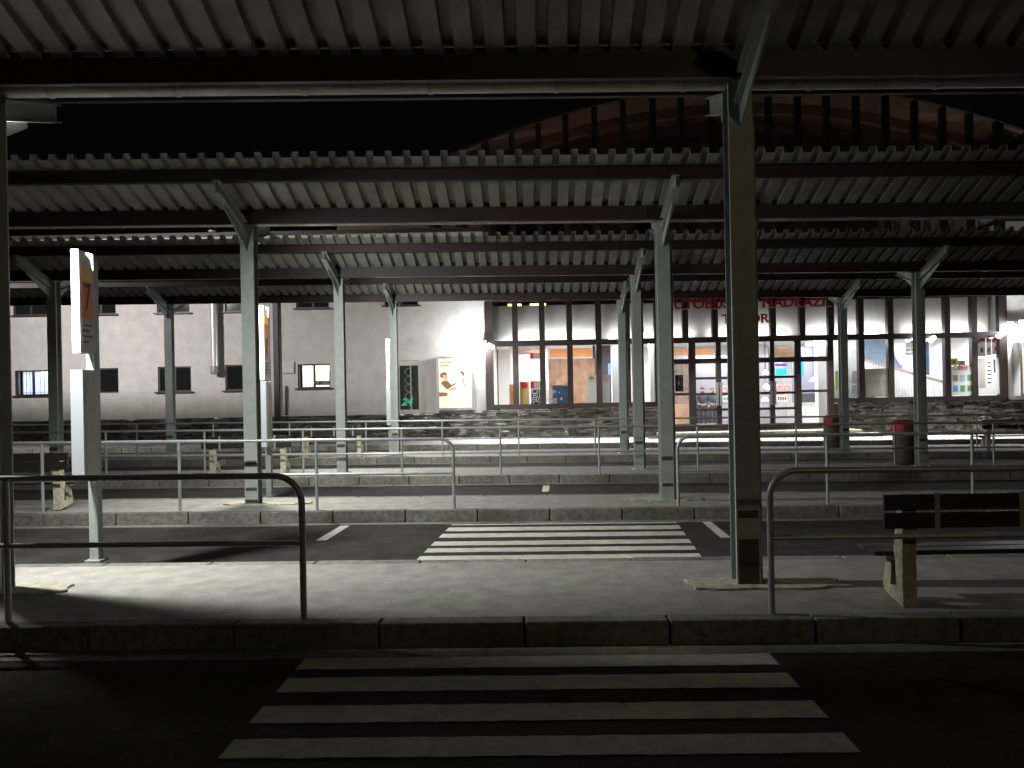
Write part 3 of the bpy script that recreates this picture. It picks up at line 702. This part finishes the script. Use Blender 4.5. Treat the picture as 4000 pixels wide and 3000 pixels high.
poster('white travel poster headed COMETT with six small pictures', q3, 1312, 412, 1582, 772, 30.96, flat('comett_white', (.62, .64, .60), .12),
       [('t', 'CO', .08, .13, .26, M['ink']), ('t', 'ME', .34, .13, .26, RD), ('t', 'TT', .62, .13, .26, M['ink'])] +
       [('r', 'picture', .08+.33*(i % 3), .30+.36*(i//3), .30+.33*(i % 3), .5+.36*(i//3), (greyp, flat('pic_lilac', (.4, .38, .5)), GN, BL, GN, GN)[i]) for i in range(6)])
poster('yellow advert sheet above the white travel poster', q3, 1302, 318, 1392, 404, 31.2, YE, [('r', 'ring_mark', .3, .3, .65, .7, GN)])
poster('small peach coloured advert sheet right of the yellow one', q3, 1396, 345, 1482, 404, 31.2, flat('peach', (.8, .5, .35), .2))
for (x0, x1, y1, l, it) in ((1640, 1735, 290, 'leftmost of the three white sheets with coloured tops, high in the last window pane', GN), (1745, 1805, 275, 'narrow middle one of the three white sheets with coloured tops', greyp), (1815, 1900, 262, 'rightmost of the three white sheets, with a red music note shape', RD)):
    poster(l, q3, x0, 62, x1, y1, 31.25, PW, [('r', 'red_corner', 0, 0, .35, .28, RD), ('r', 'green_corner', .35, 0, 1, .22, GN if it is not RD else RD), ('r', 'mark', .35, .55, .65, .8, it)])
poster('tall grey shop poster with a column of black and white blocks, beside the right pillar', q3, 1645, 310, 1905, 760, 30.96, flat('poster_grey', (.45, .46, .44), .15),
       [('r', 'dark_field', .05, .02, .34, .80, greyp)] + [('r', 'white_block', .44, .04+.11*i, .64, .10+.11*i, PW) for i in range(6)] + [('r', 'ink_block', .44, .10+.11*i, .62, .135+.11*i, M['ink']) for i in range(6)] + [('r', 'ink_strip', .74, .05, .82, .4, M['ink'])])
for (x0, y0, x1, y1, l) in ((90, 470, 160, 590, 'small framed photo on the white pillar right of the doors, upper one'), (88, 645, 155, 745, 'small grey-blue picture on the white pillar right of the doors, lower one')):
    poster(l, q3, x0, y0, x1, y1, 32.5, flat('pic_' + str(y0), (.35, .38, .42)), cat='picture', name='picture')
poster('yellow-green leaflet on the white pane just right of the entrance doors', lambda x, y: (3200 + x/2.765, 1050 + y/2.765), 172, 1105, 205, 1310, 31.2, flat('leaf_green', (.55, .75, .2), .3), cat='leaflet', name='leaflet')

# advert light boxes on the outside walls
def light_box(x0, y0, x1, y1, label, left=True):
    D = 30.55
    xa, zt = PX(x0, (y0+y1)/2, D)[0], PX((x0+x1)/2, y0, D)[1]; xb, zb = PX(x1, (y0+y1)/2, D)[0], PX((x0+x1)/2, y1, D)[1]
    t = thing('advert_light_box', label, 'advert light box', ((xa+xb)/2, D, zb)); w, h = xb - xa, zt - zb
    MB().box(-w/2, w/2, .02, .44, 0, h).build('case', M['signgrey'], t, bevel=.01)
    f = MB(); e = .09
    f.box(-w/2, w/2, -.02, .018, 0, e).box(-w/2, w/2, -.02, .018, h - e, h).box(-w/2, -w/2 + e, -.02, .018, e, h - e).box(w/2 - e, w/2, -.02, .018, e, h - e)
    f.build('frame', M['galv'], t)
    cream = mat('advert_cream', (.8, .6, .45), .4, emit=(1, .80, .62), es=.75)
    MB().box(-w/2 + e, w/2 - e, .002, .016, e, h - e).build('lit_panel', cream, t)
    def pg(nm_, pts, mm, dpt=0): MB().prism([(-w/2 + e + u*(w - 2*e), e + (1-v)*(h - 2*e)) for u, v in pts], -.003 - dpt, .0 - dpt, 'y').build(nm_, mm, t)
    warm = mat('advert_glow', (.9, .8, .7), .4, emit=(1, .93, .84), es=1.3); brn = mat('advert_brown', (.22, .10, .06), .5, emit=(.35, .17, .10), es=.45)
    skin = mat('advert_skin', (.6, .35, .22), .5, emit=(.8, .45, .30), es=.6); cor = mat('advert_coral', (.8, .3, .2), .5, emit=(1, .38, .24), es=.75); wht = mat('advert_white', (.9, .9, .9), .5, emit=(1, .96, .92), es=1.8)
    if left:
        pg('bright_field', [(.30, .15), (.55, .02), (.98, .02), (.98, .93), (.6, .90), (.35, .8)], warm)
        pg('bright_field', [(.55, .10), (.96, .08), (.96, .85), (.7, .88), (.5, .66)], wht, .0032)
        pg('headline', [(.04, .06), (.42, .055), (.42, .085), (.04, .09)], cor); pg('headline', [(.44, .05), (.64, .045), (.64, .065), (.44, .075)], cor)
        pg('headline', [(.04, .125), (.47, .12), (.47, .155), (.04, .16)], cor)
        pg('figure_hair', [(.03, .34), (.07, .285), (.20, .275), (.25, .30), (.24, .34), (.14, .33), (.12, .385), (.07, .40)], brn, .0064)
        pg('figure_face', [(.12, .34), (.24, .33), (.275, .385), (.24, .43), (.22, .46), (.14, .43)], skin, .0032)
        pg('figure_body', [(.05, .50), (.12, .455), (.26, .45), (.34, .50), (.42, .56), (.34, .60), (.25, .62), (.20, .60)], brn, .0064)
        pg('figure_arm', [(.20, .60), (.34, .555), (.46, .50), (.56, .495), (.50, .53), (.38, .575), (.24, .625)], brn, .0096)
        pg('figure_knee', [(.26, .64), (.40, .59), (.52, .57), (.56, .60), (.50, .64), (.34, .66)], skin, .0096)
        pg('seat_arm', [(.0, .68), (.22, .69), (.26, .71), (.25, .75), (.0, .77)], brn, .0064)
        pg('second_hair', [(.62, .275), (.68, .25), (.76, .27), (.79, .31), (.78, .36), (.74, .38), (.71, .33)], brn, .0096)
        pg('second_body', [(.70, .40), (.78, .38), (.79, .48), (.81, .555), (.76, .58), (.72, .50)], skin, .0096)
        pg('second_arm', [(.66, .42), (.72, .41), (.72, .44), (.67, .445)], skin, .0128)
        MB().tube([(.02, -.04, h - .13), (.16, -.04, h - .13)], .035, 8).build('lamp', M['tube'], t)
    else:
        pg('bright_field', [(.05, .3), (.9, .3), (.9, .95), (.05, .95)], mat('advert_orange', (.9, .4, .1), .5, emit=(1, .5, .15), es=1.1))
        pg('headline', [(.05, .03), (.95, .03), (.95, .2), (.05, .2)], cor)
light_box(1706, 1391, 1851, 1602, 'glowing cream advert box with two seated figures, on the white wall left of the hall')
light_box(3984, 1335, 4110, 1545, 'glowing orange advert box cut by the right edge of the picture', False)

# flood lamps on the hall corners
def lamp_fix(x, y, z, label, energy, rz):
    t = thing('wall_lamp', label, 'wall lamp', (x, y, z), 'white flood lamps on the hall front')
    MB().box(-.16, .16, -.05, .09, -.07, .10).build('housing', M['signgrey'], t, bevel=.01)
    MB().box(-.15, .15, -.14, -.052, -.10, .06).build('lens', M['flood'], t, bevel=.02)
    MB().tube([(0, .09, 0), (0, 31 - y - .02, .0)], .025, 8).build('bracket', M['frame'], t)
    L = bpy.data.lights.new('flood_light', 'POINT'); L.energy = energy; L.shadow_soft_size = .10; L.color = (.93, .95, 1)
    o = bpy.data.objects.new('flood_light', L); COL.objects.link(o); o.parent = t; o.location = (rz, -.20, -.12)
    return t
FX, FZ = PX(1885, 1345, 30.6); lamp_fix(FX, 30.6, FZ + .05, 'blazing white flood lamp at the left corner of the glazed hall', 420, -.22)
FX, FZ = PX(3990, 1265, 30.6); lamp_fix(FX, 30.6, FZ + .05, 'blazing white flood lamp on the white wall at the right edge', 420, 0)
def small_head(xf, yf, label, m=M['flood'], D=30.75):
    x, z = PX(xf, yf, D); t = thing('spot_head', label, 'wall lamp', (x, D, z))
    a_ = MB().box(-.13, .13, -.10, .10, -.07, .07).build('lens', M['tube'], t, bevel=.02); a_.rotation_euler = (0, R(-35 if xf > 3000 else 30), 0)
    MB().tube([(0, .05, 0), (0, .18, 0)], .02, 6).build('bracket', M['frame'], t)
small_head(2008, 1357, 'small angled spot lamp at the top left corner of the first window') if 0 else small_head(1917, 1352, 'small angled spot lamp on the first brown mullion of the hall')
small_head(3908, 1308, 'small angled spot lamp on the last brown mullion of the hall')
small_head(3578, 1322, 'small angled spot lamp just left of the wide grey post at right')
small_head(3640, 1324, 'small angled spot lamp just right of the wide grey post at right')

# ------------------------------------------------------------------ two people in the shop
skin_m = mat('skin', (.55, .32, .24), .6)
def person(x, y, z, cl, legs, hair, label, lean=.0, flip=1):
    sk = {'pelvis': (0, 0, .95, .13), 'waist': (0, 0, 1.10, .125), 'chest': (0, .0, 1.34, .15), 'neck': (0, .0, 1.50, .055), 'head': (0, -.02, 1.60, .085), 'crown': (0, -.01, 1.70, .08),
          'hl': (-.10, 0, .90, .10), 'kl': (-.11, -.02, .50, .07), 'al': (-.11, .02, .09, .045), 'fl': (-.12, -.14, .04, .04),
          'hr': (.10, 0, .90, .10), 'kr': (.12, -.04, .50, .07), 'ar': (.13, .0, .09, .045), 'fr': (.14, -.16, .04, .04),
          'sl': (-.19, 0, 1.43, .07), 'el': (-.26, -.03, 1.15, .05), 'wl': (-.22, -.22, 1.02, .034), 'ml': (-.19, -.30, 1.02, .036),
          'sr': (.19, 0, 1.43, .07), 'er': (.27, .02, 1.14, .05), 'wr': (.25, -.14, .93, .034), 'mr': (.24, -.20, .88, .036)}
    E = [('pelvis', 'waist'), ('waist', 'chest'), ('chest', 'neck'), ('neck', 'head'), ('head', 'crown'), ('pelvis', 'hl'), ('hl', 'kl'), ('kl', 'al'), ('al', 'fl'), ('pelvis', 'hr'), ('hr', 'kr'), ('kr', 'ar'), ('ar', 'fr'),
         ('chest', 'sl'), ('sl', 'el'), ('el', 'wl'), ('wl', 'ml'), ('chest', 'sr'), ('sr', 'er'), ('er', 'wr'), ('wr', 'mr')]
    ks = list(sk); me = bpy.data.meshes.new('person')
    me.from_pydata([(flip*sk[k][0], sk[k][1], sk[k][2]) for k in ks], [(ks.index(a), ks.index(b)) for a, b in E], [])
    def skinned(name, inc, m, grow=1.0, parent=None):
        idx = [k for k in ks if k in inc]; me = bpy.data.meshes.new(name)
        me.from_pydata([(flip*sk[k][0], sk[k][1], sk[k][2]) for k in idx], [(idx.index(a), idx.index(b)) for a, b in E if a in inc and b in inc], [])
        o = bpy.data.objects.new(name, me); COL.objects.link(o); s = o.modifiers.new('skin', 'SKIN'); s.use_smooth_shade = True
        for i, k in enumerate(idx):
            me.skin_vertices[0].data[i].radius = (sk[k][3]*grow * (1.15 if k in ('chest', 'waist', 'pelvis') else 1), sk[k][3]*grow*(.8 if k in ('chest', 'waist', 'pelvis') else 1))
        me.skin_vertices[0].data[0].use_root = True
        o.modifiers.new('sub', 'SUBSURF').levels = 1; o.modifiers['sub'].render_levels = 1
        me.materials.append(m)
        if parent: o.parent = parent
        return o
    b = skinned('person', ks, skin_m); b.location = (x, y, z); tag(b, label, 'person')
    skinned('jacket', ['pelvis', 'waist', 'chest', 'sl', 'el', 'wl', 'sr', 'er', 'wr'], cl, 1.18, b)
    skinned('trousers', ['pelvis', 'hl', 'kl', 'al', 'hr', 'kr', 'ar'], legs, 1.14, b)
    MB().lathe([(.05, 1.60), (.088, 1.66), (.097, 1.71), (.08, 1.77), (.03, 1.79)], 0, .012, 12).build('hair', hair, b, smooth=True)
    MB().box(-.035, -.018, -.115, -.095, 1.635, 1.65).box(.018, .035, -.115, -.095, 1.635, 1.65).box(-.01, .01, -.125, -.095, 1.59, 1.63).box(-.022, .022, -.112, -.09, 1.56, 1.57).build('face', flat('face_dark', (.18, .09, .07)), b)
    return b
X_, _ = PX(*q5(455, 600), 34.6); person(X_, 34.6, .17, flat('jacket_navy', (.04, .045, .07)), flat('trouser_black', (.03, .03, .035)), flat('hair_brown', (.10, .05, .03)), 'person in a dark navy jacket standing behind the left door, farther left of the two')
X_, _ = PX(*q5(580, 600), 35.2); person(X_, 35.2, .17, flat('jacket_slate', (.05, .07, .09)), flat('trouser_grey', (.06, .06, .07)), flat('hair_grey', (.25, .2, .17)), 'person in a slate grey jacket standing behind the left door, farther right of the two', flip=-1)

# ------------------------------------------------------------------ lights
def area(name, loc, sx, sy, e, rot=(0, 0, 0), col=(1, 1, 1), spread=180):
    L = bpy.data.lights.new(name, 'AREA'); L.shape = 'RECTANGLE'; L.size = sx; L.size_y = sy; L.energy = e; L.color = col; L.spread = R(spread)
    o = bpy.data.objects.new(name, L); COL.objects.link(o); o.location = loc; o.rotation_euler = rot; return o
COOL = (.97, .98, .93)
LAMPS = {1: (-5.0, 6.80, 4.05, 660), 2: (-4.36, 12.15, 4.05, 500), 3: (-4.26, 17.35, 4.05, 500), 4: (-3.96, 22.35, 4.12, 420)}
for k, (x, y, z, e) in LAMPS.items():
    cn = [o for o in bpy.data.objects if o.name.startswith('platform_canopy')][k - 1]
    by = y - POSTS[k][0]; z += SL * x; zl = z - DZ[k]; hw = .28 if k == 1 else .09
    h = MB().box(x - hw, x + hw, by - .06, by + .06, zl + .05, zl + .10)
    if k == 1: h.prism([(by - .033, zl - .14), (by - .028, zl - .14), (by - .055, zl + .05), (by - .06, zl + .05)], x - hw - .2, x + hw + .12)  # hood plate out of view, added to cut light towards the near kerb
    ho = h.build('lamp_housing', M['black'], cn)
    if k == 1: MB().tube([(x + hw, by, zl + .07), (-4.68, by - .05, zl + .07)], .015, 8).build('lamp_bracket', M['galv'], ho, smooth=True)
    ax = Vector((.50, .42, -.75)) if k == 1 else Vector((.35, .30, -.8))
    L = area('post_lamp_light', (x, y, z), .34 if k == 1 else .17, .07 if k == 1 else .11, e, (0, 0, 0), COOL)
    L.rotation_euler = ax.to_track_quat('-Z', 'Y').to_euler()
    if k == 1: L.rotation_euler = (0, R(-20), 0)
# hall interior
for x in (1.0, 5.0, 9.0, 13.0, 17.0):
    area('hall_ceiling_light', (x, BY + 2.0, 3.86), 2.4, .5, 230, (0, 0, 0), (.90, .95, 1))
    area('hall_ceiling_light', (x, BY + 6.4, 4.1), 2.4, 1.2, 240, (0, 0, 0), (.95, .97, 1))
    area('gallery_light', (x, BY + .38, 3.96), 3.4, .2, 25, (R(122), 0, 0), (1, .99, .95), 120)
for x in (.8, 4.5, 8.5, 12.5, 16.5):
    area('window_fill', (x, BY + .36, 3.66), 2.6, .12, 36, (R(48), 0, 0), (.93, .97, 1))  # fill added behind the glass to brighten surfaces facing out
for x in (1.0, 5.0, 9.2, 13.5, 17.5):
    area('vault_light', (x, BY + 9.9, 5.8), 3.0, .3, 1.0, (R(125), 0, 0), (1, .66, .42))
for x in (-.8, 3.2, 7.2, 11.6, 15.0, 18.2):
    area('facade_fill', (x, BY - .45, 3.98), .5, .12, 330, (R(-24), 0, 0), (.98, .98, 1), 92)  # fill added along the front to brighten the pavement
# warm fill added behind the camera to lift zebra and kerb
area('fill_light', (7.0, -9.0, 7.0), .6, .6, 112, (R(62), 0, R(18)), (1, .78, .48))
WL = area('fill_light', (-20, 14, 9.0), 1.5, 1.5, 850, (0, 0, 0), (1, .945, .95), 90)  # unseen fill added at left to brighten the side wing wall
WL.rotation_euler = Vector((4.5, 17, -5.5)).to_track_quat('-Z', 'Y').to_euler()

w = bpy.data.worlds.new('World'); scene.world = w; w.use_nodes = True
bg = w.node_tree.nodes['Background']; bg.inputs['Color'].default_value = (.55, .5, .5, 1); bg.inputs['Strength'].default_value = .0022

# ------------------------------------------------------------------ camera
cam = bpy.data.cameras.new('camera'); co = bpy.data.objects.new('camera', cam); COL.objects.link(co)
co.location = (0, 0, 1.6); co.rotation_euler = (R(90), 0, 0)
co.rotation_euler = (Matrix.Rotation(.019, 4, 'Y') @ Matrix.Rotation(R(90), 4, 'X')).to_euler()
cam.sensor_width = 36; cam.lens = 36 * 769 / 1024; cam.shift_x = -20.4 / 1024; cam.shift_y = 14.1 / 1024
cam.clip_start = .05; cam.clip_end = 1000
scene.camera = co
scene.view_settings.view_transform = 'Standard'; scene.view_settings.look = 'None'
scene.view_settings.exposure = 0; scene.view_settings.gamma = 1
scene.render.film_transparent = False
c = scene.cycles
c.use_denoising = True; c.max_bounces = 6; c.transparent_max_bounces = 12; c.sample_clamp_indirect = 6; c.sample_clamp_direct = 0
c.caustics_reflective = False; c.caustics_refractive = False
